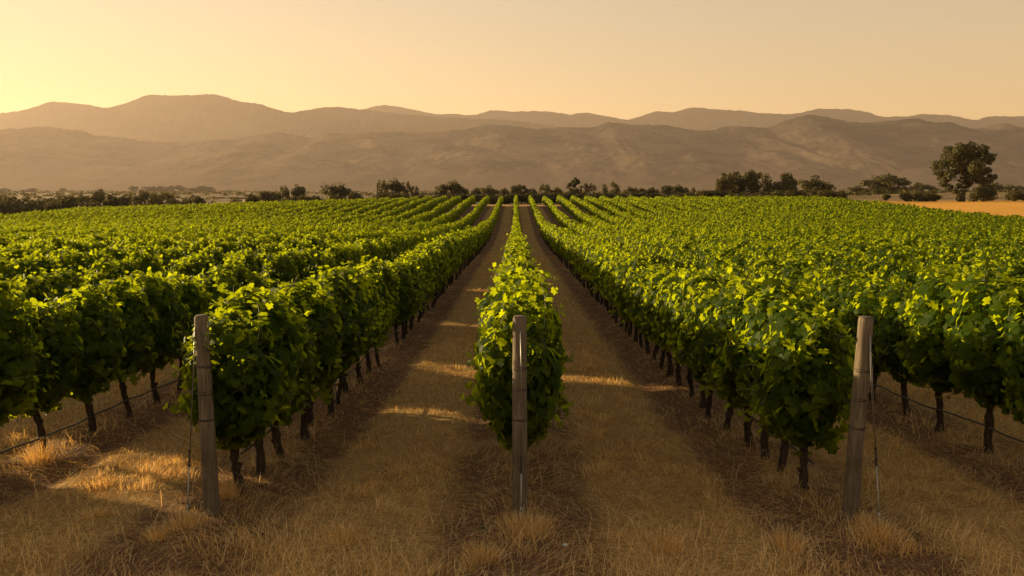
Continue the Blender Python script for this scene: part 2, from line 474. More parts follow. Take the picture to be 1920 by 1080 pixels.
def straw_mat(name, cols, tcol):
    m, n, l, out = new_mat(name)
    at = nd(n, "ShaderNodeAttribute", attribute_name="tint")
    r = ramp(n, [(i / (len(cols) - 1), c) for i, c in enumerate(cols)]); l.new(at.outputs["Fac"], r.inputs[0])
    p = nd(n, "ShaderNodeBsdfPrincipled", i_Roughness=0.65); p.inputs["Specular IOR Level"].default_value = 0.3
    l.new(r.outputs[0], p.inputs["Base Color"])
    t = n.new("ShaderNodeBsdfTranslucent"); l.new(mixc(n, l, 1.0, r.outputs[0], tcol, 'MULTIPLY'), t.inputs[0])
    mx = n.new("ShaderNodeMixShader"); mx.inputs[0].default_value = 0.4
    l.new(p.outputs[0], mx.inputs[1]); l.new(t.outputs[0], mx.inputs[2]); l.new(mx.outputs[0], out.inputs[0])
    return m
M_STRAW = straw_mat("dry_straw", [(0.19, 0.118, 0.040), (0.45, 0.30, 0.108), (0.68, 0.505, 0.21), (0.88, 0.73, 0.42)], (1.5, 1.15, 0.7))
M_WEED = straw_mat("green_blades", [(0.02, 0.05, 0.008), (0.06, 0.12, 0.02)], (1.4, 1.4, 0.8))

# ------------------------------------------------------------------ grapevines
ORD = ["", "first", "second", "third", "fourth", "fifth", "sixth", "seventh", "eighth", "ninth", "tenth", "eleventh", "twelfth", "thirteenth", "fourteenth", "fifteenth",
       "sixteenth", "seventeenth", "eighteenth", "nineteenth"]
TENS = {2: "twent", 3: "thirt", 4: "fort", 5: "fift"}
def ordinal(i):
    if i < 20: return ORD[i]
    t, u = divmod(i, 10)
    return TENS[t] + ("ieth" if u == 0 else "y " + ORD[u])

def canopy_points(n, r, hl, seed, depth=0.16, wid=0.43):
    """points, outward normals of a lumpy bush-like canopy (along y: row direction)"""
    d = r.normal(size=(n, 3)); d[:, 1] *= 0.9; d /= np.linalg.norm(d, axis=1)[:, None]
    p = 2.6
    k = (np.abs(d[:, 0]) ** p + np.abs(d[:, 1]) ** p + np.abs(d[:, 2]) ** p) ** (-1 / p)
    q = d * k[:, None]
    lump = 1 + 0.15 * np.sin(q[:, 1] * 4.1 + seed * 2.3 + q[:, 2] * 1.7) * np.cos(q[:, 2] * 3.3 + seed) + 0.22 * fbm(q[:, 1] * 2.2 + seed * 9, q[:, 2] * 2.2 + q[:, 0], seed, 3)
    rho = 1 - np.abs(r.normal(0, depth, n)) + np.abs(r.normal(0, 0.05, n))
    q = q * (lump * rho)[:, None]
    z = q[:, 2]
    w = wid * (1 - 0.16 * np.clip(z, 0, 1.2) - 0.18 * np.clip(-z, 0, 1.2))
    P = np.stack([q[:, 0] * w, q[:, 1] * hl, 1.32 + np.where(z > 0, z * 0.71, z * 0.67)], 1)
    N = np.stack([d[:, 0] / 0.44, d[:, 1] / hl * 0.7, d[:, 2] / 0.7], 1)
    return P, N / np.linalg.norm(N, axis=1)[:, None]

def make_canopy(seed):
    r = np.random.default_rng(100 + seed)
    g = Geo()
    n = 1300
    P, N = canopy_points(n, r, 0.57, seed)
    N2 = N * 1.0 + np.array([0, 0, 0.35]) + r.normal(0, 0.45, (n, 3))
    tip = np.array([0, 0, -1.0]) + N * 0.35 + r.normal(0, 0.35, (n, 3))
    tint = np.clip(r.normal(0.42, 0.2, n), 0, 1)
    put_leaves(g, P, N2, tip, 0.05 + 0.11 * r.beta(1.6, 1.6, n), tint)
    n2 = 260                                                     # leaves hanging inside
    P, N = canopy_points(n2, r, 0.5, seed, 0.5)
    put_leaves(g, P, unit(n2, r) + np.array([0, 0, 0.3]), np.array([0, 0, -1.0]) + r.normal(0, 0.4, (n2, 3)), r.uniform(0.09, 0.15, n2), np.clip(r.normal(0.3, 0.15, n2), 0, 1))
    n3 = 170                                                     # oversized inner leaves, added to block light through the canopy
    P, N = canopy_points(n3, r, 0.5, seed, 0.2, 0.26)
    P[:, 2] = 1.25 + (P[:, 2] - 1.28) * 0.75
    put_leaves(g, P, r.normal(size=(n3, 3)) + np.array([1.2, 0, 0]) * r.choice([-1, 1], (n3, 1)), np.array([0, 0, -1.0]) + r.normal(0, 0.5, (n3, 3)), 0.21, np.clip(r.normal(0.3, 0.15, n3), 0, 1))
    for s in range(24):                                          # shoots leaving the mass
        if s < 18:
            b = np.array([r.uniform(-0.3, 0.3), r.uniform(-0.55, 0.55), r.uniform(1.65, 1.85)])
            d = np.array([r.normal(0, 0.35), r.normal(0, 0.35), 1.0]); L = r.uniform(0.18, 0.46)
        else:
            sg = r.choice([-1, 1])
            b = np.array([sg * 0.33, r.uniform(-0.5, 0.5), r.uniform(0.75, 1.6)])
            d = np.array([sg * 1.0, r.normal(0, 0.5), r.normal(-0.1, 0.4)]); L = r.uniform(0.12, 0.28)
        d /= np.linalg.norm(d)
        t = np.linspace(0, 1, 5)[:, None]
        pts = b + d * L * t + np.array([r.normal(0, 0.1), r.normal(0, 0.1), -0.12 * L]) * t ** 2
        tube(g, pts, np.linspace(0.004, 0.0018, 5), 4, False, mat=1)
        k = 7
        tt = np.linspace(0.15, 1.0, k)[:, None]
        C = b + d * L * tt + r.normal(0, 0.045, (k, 3))
        put_leaves(g, C, unit(k, r) + np.array([0, 0, 0.7]) + d * 0.3, np.array([0, 0, -0.5]) + d * 0.3 + r.normal(0, 0.6, (k, 3)),
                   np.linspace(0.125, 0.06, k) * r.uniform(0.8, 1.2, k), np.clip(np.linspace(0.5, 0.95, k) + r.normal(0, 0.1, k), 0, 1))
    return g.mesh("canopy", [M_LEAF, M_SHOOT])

def make_trunk(seed):
    r = np.random.default_rng(300 + seed)
    g = Geo()
    n = 15
    z = np.linspace(-0.06, 0.92, n)
    lean = r.normal(0, 0.035, 2)
    pts = np.stack([lean[0] * z + 0.025 * np.sin(z * r.uniform(4, 8) + r.uniform(0, 6)), lean[1] * z + 0.03 * np.sin(z * r.uniform(4, 8) + r.uniform(0, 6)), z], 1)
    rad = 0.040 + 0.024 * np.exp(-(z + 0.06) / 0.10) + 0.014 * smooth(0.65, 0.92, z) + r.normal(0, 0.0035, n)
    tube(g, pts, rad, 11, True, wob=0.26)
    top = pts[-1]
    for kn in range(3):                                          # knots and spurs
        b0 = pts[r.integers(4, 13)]; a0 = r.uniform(0, 6.283); dv = np.array([math.cos(a0), math.sin(a0), 0.5])
        tube(g, [b0, b0 + dv * 0.035, b0 + dv * 0.065 + (0, 0, 0.02)], [0.03, 0.022, 0.012], 7, True, wob=0.2)
    for sg in (-1, 1):                                           # the two cordon arms along the wire
        t = np.linspace(0, 1, 6)[:, None]
        arm = top + np.array([0, sg * 0.46, 0.05]) * t + np.array([0, 0, 0.05]) * np.sin(t * 3.0)
        tube(g, arm, np.linspace(0.034, 0.018, 6), 7, True, wob=0.15)
    for k in range(5):                                           # canes
        b = top + np.array([0, r.uniform(-0.4, 0.4), 0.06]); t = np.linspace(0, 1, 4)[:, None]
        tube(g, b + np.array([r.normal(0, 0.12), r.normal(0, 0.1), r.uniform(0.4, 0.75)]) * t, np.linspace(0.009, 0.004, 4), 5, False)
    return g.mesh("trunk", [M_BARK], True)

NV = 7
CANOPIES = [make_canopy(i) for i in range(NV)]
TRUNKS = [make_trunk(i) for i in range(NV)]

FIRST = {0: 8.15, -1: 8.15, 1: 7.80}
KNOWN = {-1: [8.0, 8.6, 9.34, 10.37, 11.2, 11.94, 12.7, 13.4, 14.3], 1: [8.05, 8.75, 9.4, 10.04, 10.9, 11.75, 12.5, 13.3],
         -2: [7.6, 8.5, 9.5, 10.55, 11.6, 12.6, 13.5, 14.4], 2: [7.7, 8.7, 9.7, 10.8, 11.95, 13.0, 14.0]}
GAPS = {}
for px_, py_, wid in ((-1.6, 16.0, 0.75), (-1.5, 11.9, 0.6), (-4.1, 8.7, 0.6), (-1.8, 23.0, 0.7), (1.3, 15.4, 0.5), (-1.4, 33.0, 0.9)):      # missing vines that let the sun through to the alleys
    for k in range(-1, -6, -1):
        run = (px_ - (ROW_0 + ROW_S * k)) / -math.sin(R(SUN_AZ))
        hh = run * math.tan(R(SUN_EL))
        if run > 0 and 0.5 < hh < 1.95:
            yy = py_ + run * math.cos(R(SUN_AZ)); GAPS.setdefault(k, []).append((yy - wid, yy + wid))
ROW_END = 168.5
def row_ys(k):
    r = np.random.default_rng(5000 + k)
    ys = list(KNOWN.get(k, [7.7 + r.uniform(-0.2, 0.3)] if k not in FIRST else [FIRST[k]]))
    while ys[-1] < ROW_END - 1.0: ys.append(ys[-1] + 0.9 + r.normal(0, 0.06))
    ys = [y for y in ys if not any(a < y < b for a, b in GAPS.get(k, []))]
    return np.array(ys)

def project(x, y, z):
    p = CAM_M.transposed() @ Vector((x, y, z - CAM_Z))
    return 960 + F_PX * p.x / -p.z, 540 - F_PX * p.y / -p.z, -p.z

ROWS = list(range(-30, 22))
vines = []
for k in ROWS:
    X = ROW_0 + ROW_S * k
    ys = row_ys(k)
    jit = np.random.default_rng(7000 + k).normal(0, 0.03, len(ys))
    gz = ground_fine(X + jit, ys) if k in range(-6, 7) else ground(X + jit, ys)
    for y, j, z in zip(ys, jit, gz):
        px, py, dep = project(X, y, z + 1.4)
        vines.append([k, X + j, float(y), float(z), -45 < px < 1965 and py < 1120, dep])

cand = sorted([v for v in vines if v[4]], key=lambda v: v[5])[:300]
chosen = {id(v) for v in cand}

def row_phrase(k):
    if k == 0: return "in the middle row behind the central post"
    if k == -1: return "in the row behind the leftmost post"
    if k == 1: return "in the row behind the leaning right post"
    a = abs(k) - 1
    return "%s row %s of the %s post's row" % (ordinal(a), "left" if k < 0 else "right", "leftmost" if k < 0 else "rightmost")

count = {}
vr = np.random.default_rng(77)
for v in sorted(cand, key=lambda v: (v[0], v[2])):
    k = v[0]; count[k] = i = count.get(k, 0) + 1
    o = link("grape_vine", None, None, (v[1], v[2], v[3]))
    o.empty_display_size = 0.3
    flip = vr.integers(0, 2)
    o.rotation_euler = (0, 0, math.pi * flip + vr.normal(0, 0.07))
    s = vr.uniform(0.92, 1.07); o.scale = (vr.uniform(0.88, 1.12), 1.0, s)
    link("trunk", TRUNKS[vr.integers(NV)], o)
    cn = link("canopy", CANOPIES[vr.integers(NV)], o)
    if k == 0 and i <= 3: cn.location.z, cn.scale = -0.14, (0.96, 1, 1.06)
    side = "" if abs(k) <= 1 else (" from the left edge" if k < 0 else " from the right edge")
    lab = "%s grapevine%s%s %s" % (ordinal(i), side, "," if side else "", row_phrase(k))
    tag(o, lab, "grapevine", "grapevines trained in long rows")

def far_vines():
    """the vines beyond the three hundred nearest, as one leafy mass in rows"""
    g = Geo(); r = np.random.default_rng(4)
    rest = [v for v in vines if id(v) not in chosen]
    rest = [v for v in rest if -0.78 * v[2] - 12 < v[1] < 0.74 * v[2] + 6]
    for lo, hi, nl, s0, s1 in ((0, 48, 900, 0.085, 0.135), (48, 80, 540, 0.11, 0.165), (80, 115, 370, 0.14, 0.20), (115, 400, 260, 0.17, 0.24)):
        sub = [v for v in rest if lo <= v[2] < hi]
        if not sub: continue
        B = np.array([v[1:4] for v in sub]); m = len(B)
        protos = [canopy_points(nl, r, 0.55, s, 0.16, 0.335) for s in range(12)]
        pick = r.integers(0, 12, m); fl = r.choice([-1.0, 1.0], m)
        P = np.stack([protos[i][0] for i in pick]); N = np.stack([protos[i][1] for i in pick])
        sgn = np.stack([fl, fl, np.ones(m)], 1)[:, None]
        sc = np.stack([r.uniform(0.82, 1.15, m), r.uniform(0.85, 1.1, m), r.uniform(0.88, 1.09, m)], 1)[:, None]
        P = P * sgn * sc + B[:, None]; N = N * sgn
        n = m * nl
        P, N = P.reshape(-1, 3), N.reshape(-1, 3)
        top = r.random(n) < 0.10
        P[top, 2] += r.uniform(0.05, 0.22, top.sum())
        tint = np.clip(np.repeat(r.normal(0, 0.08, m), nl) + r.normal(0.45, 0.2, n), 0, 1)
        put_leaves(g, P, N + np.array([0, 0, 0.35]) + r.normal(0, 0.45, (n, 3)), np.array([0, 0, -1.0]) + r.normal(0, 0.45, (n, 3)), r.uniform(s0, s1, n), tint, 'card')
        core = [canopy_points(60, r, 0.55, s, 0.2, 0.30) for s in range(12)]           # large leaf cards added inside to stop sun leaking through the hedge
        P = np.stack([core[i][0] for i in pick]); P[:, :, 0] *= 0.55; P[:, :, 2] = 1.24 + (P[:, :, 2] - 1.28) * 0.74
        P = (P + B[:, None]).reshape(-1, 3); n = len(P)
        put_leaves(g, P, r.normal(size=(n, 3)) + np.array([1.0, 0, 0]) * r.choice([-1, 1], (n, 1)), r.normal(size=(n, 3)), 0.36, np.clip(r.normal(0.4, 0.15, n), 0, 1), 'card')
    for v in rest:                                               # trunks where one can look under the leaves
        if v[2] < 95 and abs(v[0]) <= 4 or v[2] < 45 and abs(v[0]) < 11:
            q = np.array([0, 0, 0.45]); b = np.array(v[1:4]); e = r.normal(0, 0.02, 3)
            tube(g, [b + (0, 0, -0.05), b + q + e, b + q * 2], [0.052, 0.04, 0.045], 5, False, mat=1)
    return g.mesh("vine_rows", [M_LEAF, M_BARK])
tag(link("vine_rows", far_vines()), kind='stuff')

# ------------------------------------------------------------------ end posts, their wires and stays
def ring(g, c, rad, th, n=22, tilt=(0, 0)):
    a = np.linspace(0, 2 * math.pi, n, endpoint=True)
    tube(g, np.stack([c[0] + rad * np.cos(a), c[1] + rad * np.sin(a), c[2] + tilt[0] * np.cos(a) + tilt[1] * np.sin(a)], 1), th, 6, False)

def end_post(base, h, r0, r1, lean, rings, label, seed):
    r = np.random.default_rng(seed)
    o = link("end_post", None, None, base)
    tag(o, label, "post", "wooden end posts of the vine rows")
    o.rotation_euler = (0, lean, r.uniform(0, 6))
    o.rotation_euler = (0, lean, 0)
    g = Geo()
    z = np.concatenate([[-0.25, 0, 0.12], np.linspace(0.3, h - 0.03, 12), [h - 0.008]])
    rad = r0 + (r1 - r0) * np.clip(z / h, 0, 1) + r.normal(0, 0.0012, len(z)); rad[-1] -= 0.006
    pts = np.stack([0.004 * np.sin(z * 2 + seed), 0.004 * np.cos(z * 1.7), z], 1)
    tube(g, pts, rad, 28, False, wob=0.012)
    link("shaft", g.mesh("shaft", [M_POST], True), o)
    g = Geo()                                                    # sawn top
    a = np.linspace(0, 2 * math.pi, 28, endpoint=False); rr = rad[-1] * 0.995
    rg = [np.stack([rr * f * np.cos(a), rr * f * np.sin(a), np.full(28, h - 0.008 + dz)], 1) for f, dz in ((1, 0), (0.93, 0.008), (0.5, 0.011))]
    V = np.concatenate(rg + [np.array([[0, 0, h + 0.002]])])
    q = [(i * 28 + j, i * 28 + (j + 1) % 28, (i + 1) * 28 + (j + 1) % 28, (i + 1) * 28 + j) for i in range(2) for j in range(28)]
    g.add(V, q, [(56 + j, 56 + (j + 1) % 28, 84) for j in range(28)])
    link("sawn_top", g.mesh("sawn_top", [M_CUT], True), o)
    for zz in rings:
        g = Geo(); rr = r0 + (r1 - r0) * zz / h
        ring(g, (0, 0, zz), rr + 0.003, 0.0045, tilt=(r.normal(0, 0.005), r.normal(0, 0.005)))
        ring(g, (0, 0, zz + 0.011), rr + 0.002, 0.0035, tilt=(r.normal(0, 0.005), r.normal(0, 0.004)))
        tube(g, [(0.01, -rr - 0.002, zz), (0.016, -rr - 0.014, zz + 0.012), (0.004, -rr - 0.018, zz + 0.022), (0.02, -rr - 0.02, zz + 0.004)], 0.003, 5)
        tube(g, [(0.0, rr, zz), (0.0, rr + 0.5, zz + 0.01)], 0.0025, 5)
        link("wire_tie", g.mesh("wire_tie", [M_RUST], True), o)
    return o

def stay(top, bot, adjust, label, twist_from, stub, double):
    """a steel stay from the post down to its ground anchor; the tensioner sits at the fraction adjust of its length"""
    o = link("stay_wire", None, None, bot)
    tag(o, label, "stay wire", "steel stays of the end posts")
    T = np.array(top) - np.array(bot); B = np.zeros(3)
    at = lambda f: B + T * f
    side = np.array([0.006, 0, 0])
    g = Geo()
    tube(g, [at(adjust + 0.055) + side * .2, at(0.8) + side, at(1.0)], 0.0046, 6)
    if double: tube(g, [at(adjust + 0.055) - side * .2, at(0.7) - side * 1.6, at(0.97)], 0.0036, 6)
    link("wire", g.mesh("wire", [M_WIRE], True), o)
    g = Geo(); u = T / np.linalg.norm(T)                         # tensioner: clamp, screw eye and twisted tail
    a0, a1 = adjust - 0.02, adjust + 0.06
    tt = np.linspace(0, 1, 40)
    for ph in (0, math.pi):
        p = np.array([at(a0 + (a1 - a0) * t) for t in tt]) + np.stack([0.008 * np.cos(tt * 26 + ph), 0.008 * np.sin(tt * 26 + ph), 0 * tt], 1)
        tube(g, p, 0.004, 5)
    for f in (a0, adjust + 0.005, a1):
        tube(g, [at(f) - u * 0.014, at(f) - u * 0.006, at(f) + u * 0.006, at(f) + u * 0.014], [0.008, 0.014, 0.014, 0.008], 8)
    tube(g, [at(adjust), at(adjust) + (-0.03, -0.004, 0.0), at(adjust) + (-0.034, -0.006, -0.016), at(adjust) + (-0.012, -0.006, -0.02)], 0.0045, 6)
    link("tensioner", g.mesh("tensioner", [M_RUST], True), o)
    g = Geo()
    tube(g, [at(0.02), at(0.1), at(a0)], 0.0062, 8)
    tube(g, [at(0.0) + (0, 0, -0.2), at(0.0), at(0.055)], 0.0125, 8)
    tube(g, [at(0.05), at(0.058), at(0.075)], [0.016, 0.016, 0.009], 8)
    link("anchor_rod", g.mesh("anchor_rod", [M_WIRE], True), o)
    if stub:
        g = Geo()
        tube(g, [(0.01, -0.01, -0.28), (0.01, -0.01, -0.10), (0.012, -0.012, 0.01), (0.012, -0.012, 0.022)], [0.034, 0.032, 0.03, 0.022], 10, wob=0.06)
        link("peg", g.mesh("peg", [M_POST], True), o)
    return o

def foot(px, y):
    p = pix(px, 960, y); return (p.x, y, float(ground_fine(p.x, y)))
PL, PM, PR = foot(396, 7.42), foot(974.5, 7.46), foot(1595, 7.30)
end_post(PL, 1.94, 0.074, 0.064, 0.0, (0.93, 1.19, 1.45), "round weathered post at the end of the left row, stay on its left", 1)
end_post(PM, 1.94, 0.074, 0.066, 0.0, (0.94, 1.23, 1.44), "grey post ending the middle row, steel stay down its front face", 2)
end_post(PR, 1.95, 0.074, 0.066, 0.022, (0.90, 1.17, 1.45), "thick brown post ending the right row, tilted slightly to the right", 3)
def anchor(px, y): return foot(px, y)
AL, AM, AR = anchor(350, 7.26), anchor(977.5, 7.24), anchor(1651, 7.08)
stay((PL[0] - 0.055, PL[1] - 0.045, PL[2] + 1.83), AL, 0.30, "grey steel stay slanting down left of the left post", 0, False, False)
stay((PM[0] + 0.004, PM[1] - 0.078, PM[2] + 1.81), AM, 0.28, "pale steel stay running down the front of the middle post", 0, False, False)
stay((PR[0] + 0.055, PR[1] - 0.06, PR[2] + 1.83), AR, 0.34, "double steel stay right of the right post, tied to a peg", 0, True, True)

# ------------------------------------------------------------------ irrigation hoses under the vines
def hose(k, y0, y1, h, off, label, seed):
    r = np.random.default_rng(seed)
    X = ROW_0 + ROW_S * k
    ys = np.arange(y0, y1, 0.15)
    z = ground(X, ys) + h - 0.012 * np.sin(ys * 3.45 + seed) ** 2 + 0.045 * fbm(ys * 0.6, ys * 0, seed, 2)
    xs = X + off + 0.006 * np.sin(ys * 3.3 + seed) + 0.04 * fbm(ys * 1.1, ys * 0 + 5, seed, 2)
    g = Geo(); tube(g, np.stack([xs, ys, z], 1), 0.0125, 7)
    tag(link("drip_hose", g.mesh("drip_hose", [M_HOSE], True)), label, "hose", "drip hoses slung along the vine rows")
hose(-2, 7.4, 45, 0.30, 0.05, "dark drip hose under the vines at the far left", 1)
hose(-1, 8.3, 45, 0.38, -0.06, "dark drip hose behind the trunks of the leftmost post's row", 2)
hose(1, 7.9, 45, 0.42, 0.06, "thin drip hose behind the trunks of the right post's row", 3)
hose(2, 7.4, 45, 0.34, -0.05, "dark drip hose under the vines at the far right", 4)

# ------------------------------------------------------------------ dry grass
def blades(g, B, h, w, lean, r, tint, curl=0.6, mat=0):
    """curved strips: two quads and a tip triangle; B feet, lean horizontal direction (n,2) of the tip in units of h"""
    n = len(B)
    az = r.uniform(0, math.pi, n)
    W = np.stack([np.cos(az), np.sin(az), 0 * az], 1) * (w / 2)[:, None]
    L = np.concatenate([lean, np.zeros((n, 1))], 1) * h[:, None]
    rise = np.sqrt(np.clip(1 - 0.7 * np.clip((lean ** 2).sum(1), 0, 1.35), 0.04, 1))
    U = np.zeros((n, 3)); U[:, 2] = h * rise
    k = L * r.uniform(-0.25, 0.25, (n, 1))[:, [0]]; side = np.stack([-L[:, 1], L[:, 0], 0 * L[:, 0]], 1) * r.normal(0, 0.3, (n, 1))
    p0 = B; p1 = B + U * 0.5 + L * 0.25 + side * 0.5; p2 = B + U * 0.85 + L * 0.62 + side * 0.7; p3 = B + U * (1 - curl * 0.25) + L + side * 0.4
    V = np.stack([p0 - W, p0 + W, p1 + W * 0.9, p1 - W * 0.9, p2 + W * 0.65, p2 - W * 0.65, p3], 1).reshape(-1, 3)
    o = (np.arange(n) * 7)[:, None]
    Q = np.concatenate([o + [0, 1, 2, 3], o + [3, 2, 4, 5]]); T = o + [5, 4, 6]
    g.add(V, Q, T, np.concatenate([tint, tint]), tint, mat)

def patch_noise(x, y): return 0.5 + 0.5 * fbm(x * 0.8, y * 0.8, 51, 4)

def grass():
    g = Geo(); r = np.random.default_rng(8)
    def scatter(n, y0, y1, xlim=None):
        y = np.sqrt(r.uniform(y0 ** 2, y1 ** 2, n)); hw = 0.70 * y + 1.2
        if xlim: hw = np.minimum(hw, xlim)
        x = r.uniform(-1, 1, n) * hw
        return x, y
    # standing mown grass in the alleys and on the headland
    for n, y0, y1, wm, hm, xl in ((150000, 4.5, 10.5, 1.0, 1.0, None), (300000, 10.5, 22, 1.6, 1.1, None), (120000, 22, 60, 3.2, 1.15, 8.0), (30000, 60, 150, 8.0, 1.3, 4.5)):
        x, y = scatter(n, y0, y1, xl)
        rd = row_dist(x); head = 1 - smooth(6.4, 7.6, y)
        alley = np.maximum(smooth(0.62, 1.05, rd + 0.3 * fbm(x * 0.9, y * 0.9, 5, 3)) * (1 - head), head * np.clip(vnoise(x * 1.9, y * 2.6, 21) * 3.2 - 1.55, 0, 0.8))
        berm = 0.32 * np.exp(-(rd / 0.22) ** 2) * (1 - head)
        pn = patch_noise(x, y)
        keep = r.random(n) < np.clip((alley + berm) * (0.28 + 1.7 * np.clip(pn - 0.3, 0, 1)), 0, 1)
        x, y, pn, berm_, hd = x[keep], y[keep], pn[keep], berm[keep], head[keep]
        m = len(x)
        clump = vnoise(x * 4.5, y * 4.5, 77)
        h = (0.022 + 0.15 * clump ** 1.8 * r.uniform(0.4, 1.25, m) * (0.3 + 1.1 * pn)) * hm * (1 + 0.5 * (berm_ > 0.25)) * (1 + 0.5 * hd)
        a = vnoise(x * 0.7, y * 0.7, 12) * 9; la = r.uniform(0.25, 0.95, m)
        lean = np.stack([np.cos(a) * la, np.sin(a) * la], 1) + r.normal(0, 0.3, (m, 2))
        tint = np.clip(r.normal(0.40, 0.24, m) + 0.5 * (pn - 0.5) + 0.45 * (clump - 0.5), 0, 1)
        blades(g, np.stack([x, y, ground_fine(x, y) - 0.006], 1), h, np.full(m, 0.0042 * wm) * r.uniform(0.6, 1.3, m), lean, r, tint)
    # flattened straw lying on the soil
    for n, y0, y1, wm in ((130000, 4.5, 11, 1.0), (90000, 11, 24, 1.8), (40000, 24, 60, 3.4)):
        x, y = scatter(n, y0, y1, 9.5 if y1 > 30 else None)
        rd = row_dist(x); pn = vnoise(x * 1.3, y * 1.3, 91)
        keep = r.random(n) < (0.25 + 0.75 * pn)
        x, y = x[keep], y[keep]; m = len(x)
        a = vnoise(x * 0.9, y * 1.3, 33) * 9 + r.normal(0, 0.45, m)
        la = r.uniform(1.05, 1.3, m)
        blades(g, np.stack([x, y, ground_fine(x, y) + 0.002], 1), r.uniform(0.06, 0.24, m), np.full(m, 0.0038 * wm), np.stack([np.cos(a), np.sin(a)], 1) * la[:, None], r, np.clip(r.normal(0.42, 0.25, m), 0, 1), 1.5)
    # long bent stalks at the front and round the trunks
    n = 52000
    x, y = scatter(n, 4.6, 11.5)
    rd = row_dist(x); head = 1 - smooth(6.2, 7.4, y)
    keep = r.random(n) < np.clip(head * (vnoise(x * 1.8, y * 1.8, 61) * 1.6 - 0.35) + 0.13 * np.exp(-(rd / 0.25) ** 2) * (1 - head) + 0.03, 0, 1)
    x, y = x[keep], y[keep]; m = len(x)
    a = r.uniform(0, 6.283, m); la = r.uniform(0.2, 1.1, m)
    blades(g, np.stack([x, y, ground_fine(x, y) - 0.004], 1), r.uniform(0.08, 0.30, m), np.full(m, 0.0040), np.stack([np.cos(a), np.sin(a)], 1) * la[:, None], r, np.clip(r.normal(0.72, 0.22, m), 0, 1), 1.6)
    return g.mesh("dry_grass", [M_STRAW])
tag(link("dry_grass", grass()), kind='stuff')

def tuft(px, py_y, n, rad, hgt, label, seed, mat=None, name="grass_tuft", cat="grass tuft", tone=0.6, spread_=0.7):
    r = np.random.default_rng(seed)
    b = foot(px, py_y)
    g = Geo()
    a = r.uniform(0, 6.283, n); q = rad * np.sqrt(r.random(n)) * r.uniform(0.3, 1, n)
    x, y = q * np.cos(a), q * np.sin(a)
    lean = np.stack([np.cos(a), np.sin(a)], 1) * (q / rad * spread_ + 0.15)[:, None] + r.normal(0, 0.28, (n, 2))
    z = ground_fine(b[0] + x, b[1] + y) - b[2] - 0.01
    blades(g, np.stack([x, y, z], 1), hgt * r.uniform(0.45, 1.1, n), np.full(n, 0.0042), lean, r, np.clip(r.normal(tone, 0.2, n), 0, 1), 1.0)
    o = link(name, g.mesh(name, [mat or M_STRAW]), None, b)
    tag(o, label, cat)

TUFTS = [(345, 7.05, 420, 0.22, 0.19, "dry grass tuft round the foot of the left stay"), (292, 6.75, 260, 0.13, 0.17, "small spiky golden tuft in front of the left stay"),
         (190, 8.3, 420, 0.30, 0.13, "wide low sunlit tuft of grass left of the left post"), (182, 7.35, 320, 0.2, 0.12, "rounded low tuft below the wide sunlit tuft at left"),
         (986, 7.02, 620, 0.34, 0.21, "large dry tussock round the foot of the middle post"), (1646, 6.82, 420, 0.24, 0.22, "tall dry tuft in front of the peg by the right post"),
         (1622, 7.2, 160, 0.13, 0.16, "dry grass tuft against the foot of the right post"), (432, 7.9, 220, 0.16, 0.30, "upright straw tuft between left post and first trunk"),
         (84, 9.3, 260, 0.22, 0.34, "tall straw tuft below the trunk at far left"), (1250, 6.6, 300, 0.22, 0.2, "straw tuft in the right alley at the front"),
         (640, 6.75, 340, 0.28, 0.18, "broad straw tuft in the left alley at the front"), (1480, 6.55, 300, 0.22, 0.2, "straw tuft at the front, left of the right post's peg"),
         (900, 6.35, 300, 0.22, 0.2, "splayed straw tuft at the front, left of the middle tussock")]
for i, (px, y, n, rad, h, lab) in enumerate(TUFTS):
    tuft(px, y, n, rad, h, lab, 40 + i)
tuft(903, 7.05, 160, 0.05, 0.05, "small green weed in the straw left of the middle post", 61, M_WEED, "green_weed", "weed", 0.5)
tuft(1715, 6.9, 240, 0.10, 0.05, "flat green weed in the straw right of the right post", 62, M_WEED, "green_weed", "weed", 0.5)
tuft(432, 6.8, 120, 0.06, 0.04, "tiny green weed in the straw right of the left post", 63, M_WEED, "green_weed", "weed", 0.4)

def scrap():
    b = foot(1061, 6.62)
    g = Geo(); r = np.random.default_rng(2)
    a = np.linspace(0, 2 * math.pi, 9, endpoint=False)
    rings = [np.stack([0.026 * s * np.cos(a) * (1 + 0.25 * r.normal(size=9)), 0.014 * s * np.sin(a) * (1 + 0.25 * r.normal(size=9)), np.full(9, z) + r.normal(0, 0.003, 9)], 1) for s, z in ((0.6, 0.0), (1, 0.008), (0.9, 0.018), (0.4, 0.025))]
    V = np.concatenate(rings + [np.array([[0, 0, 0.027]])])
    q = [(i * 9 + j, i * 9 + (j + 1) % 9, (i + 1) * 9 + (j + 1) % 9, (i + 1) * 9 + j) for i in range(3) for j in range(9)]
    g.add(V, q, [(27 + j, 27 + (j + 1) % 9, 36) for j in range(9)])
    tag(link("litter_scrap", g.mesh("litter_scrap", [M_SCRAP]), None, (b[0], b[1], b[2] + 0.02)), "small pale blue crumpled scrap lying in the dry grass", "litter")
scrap()

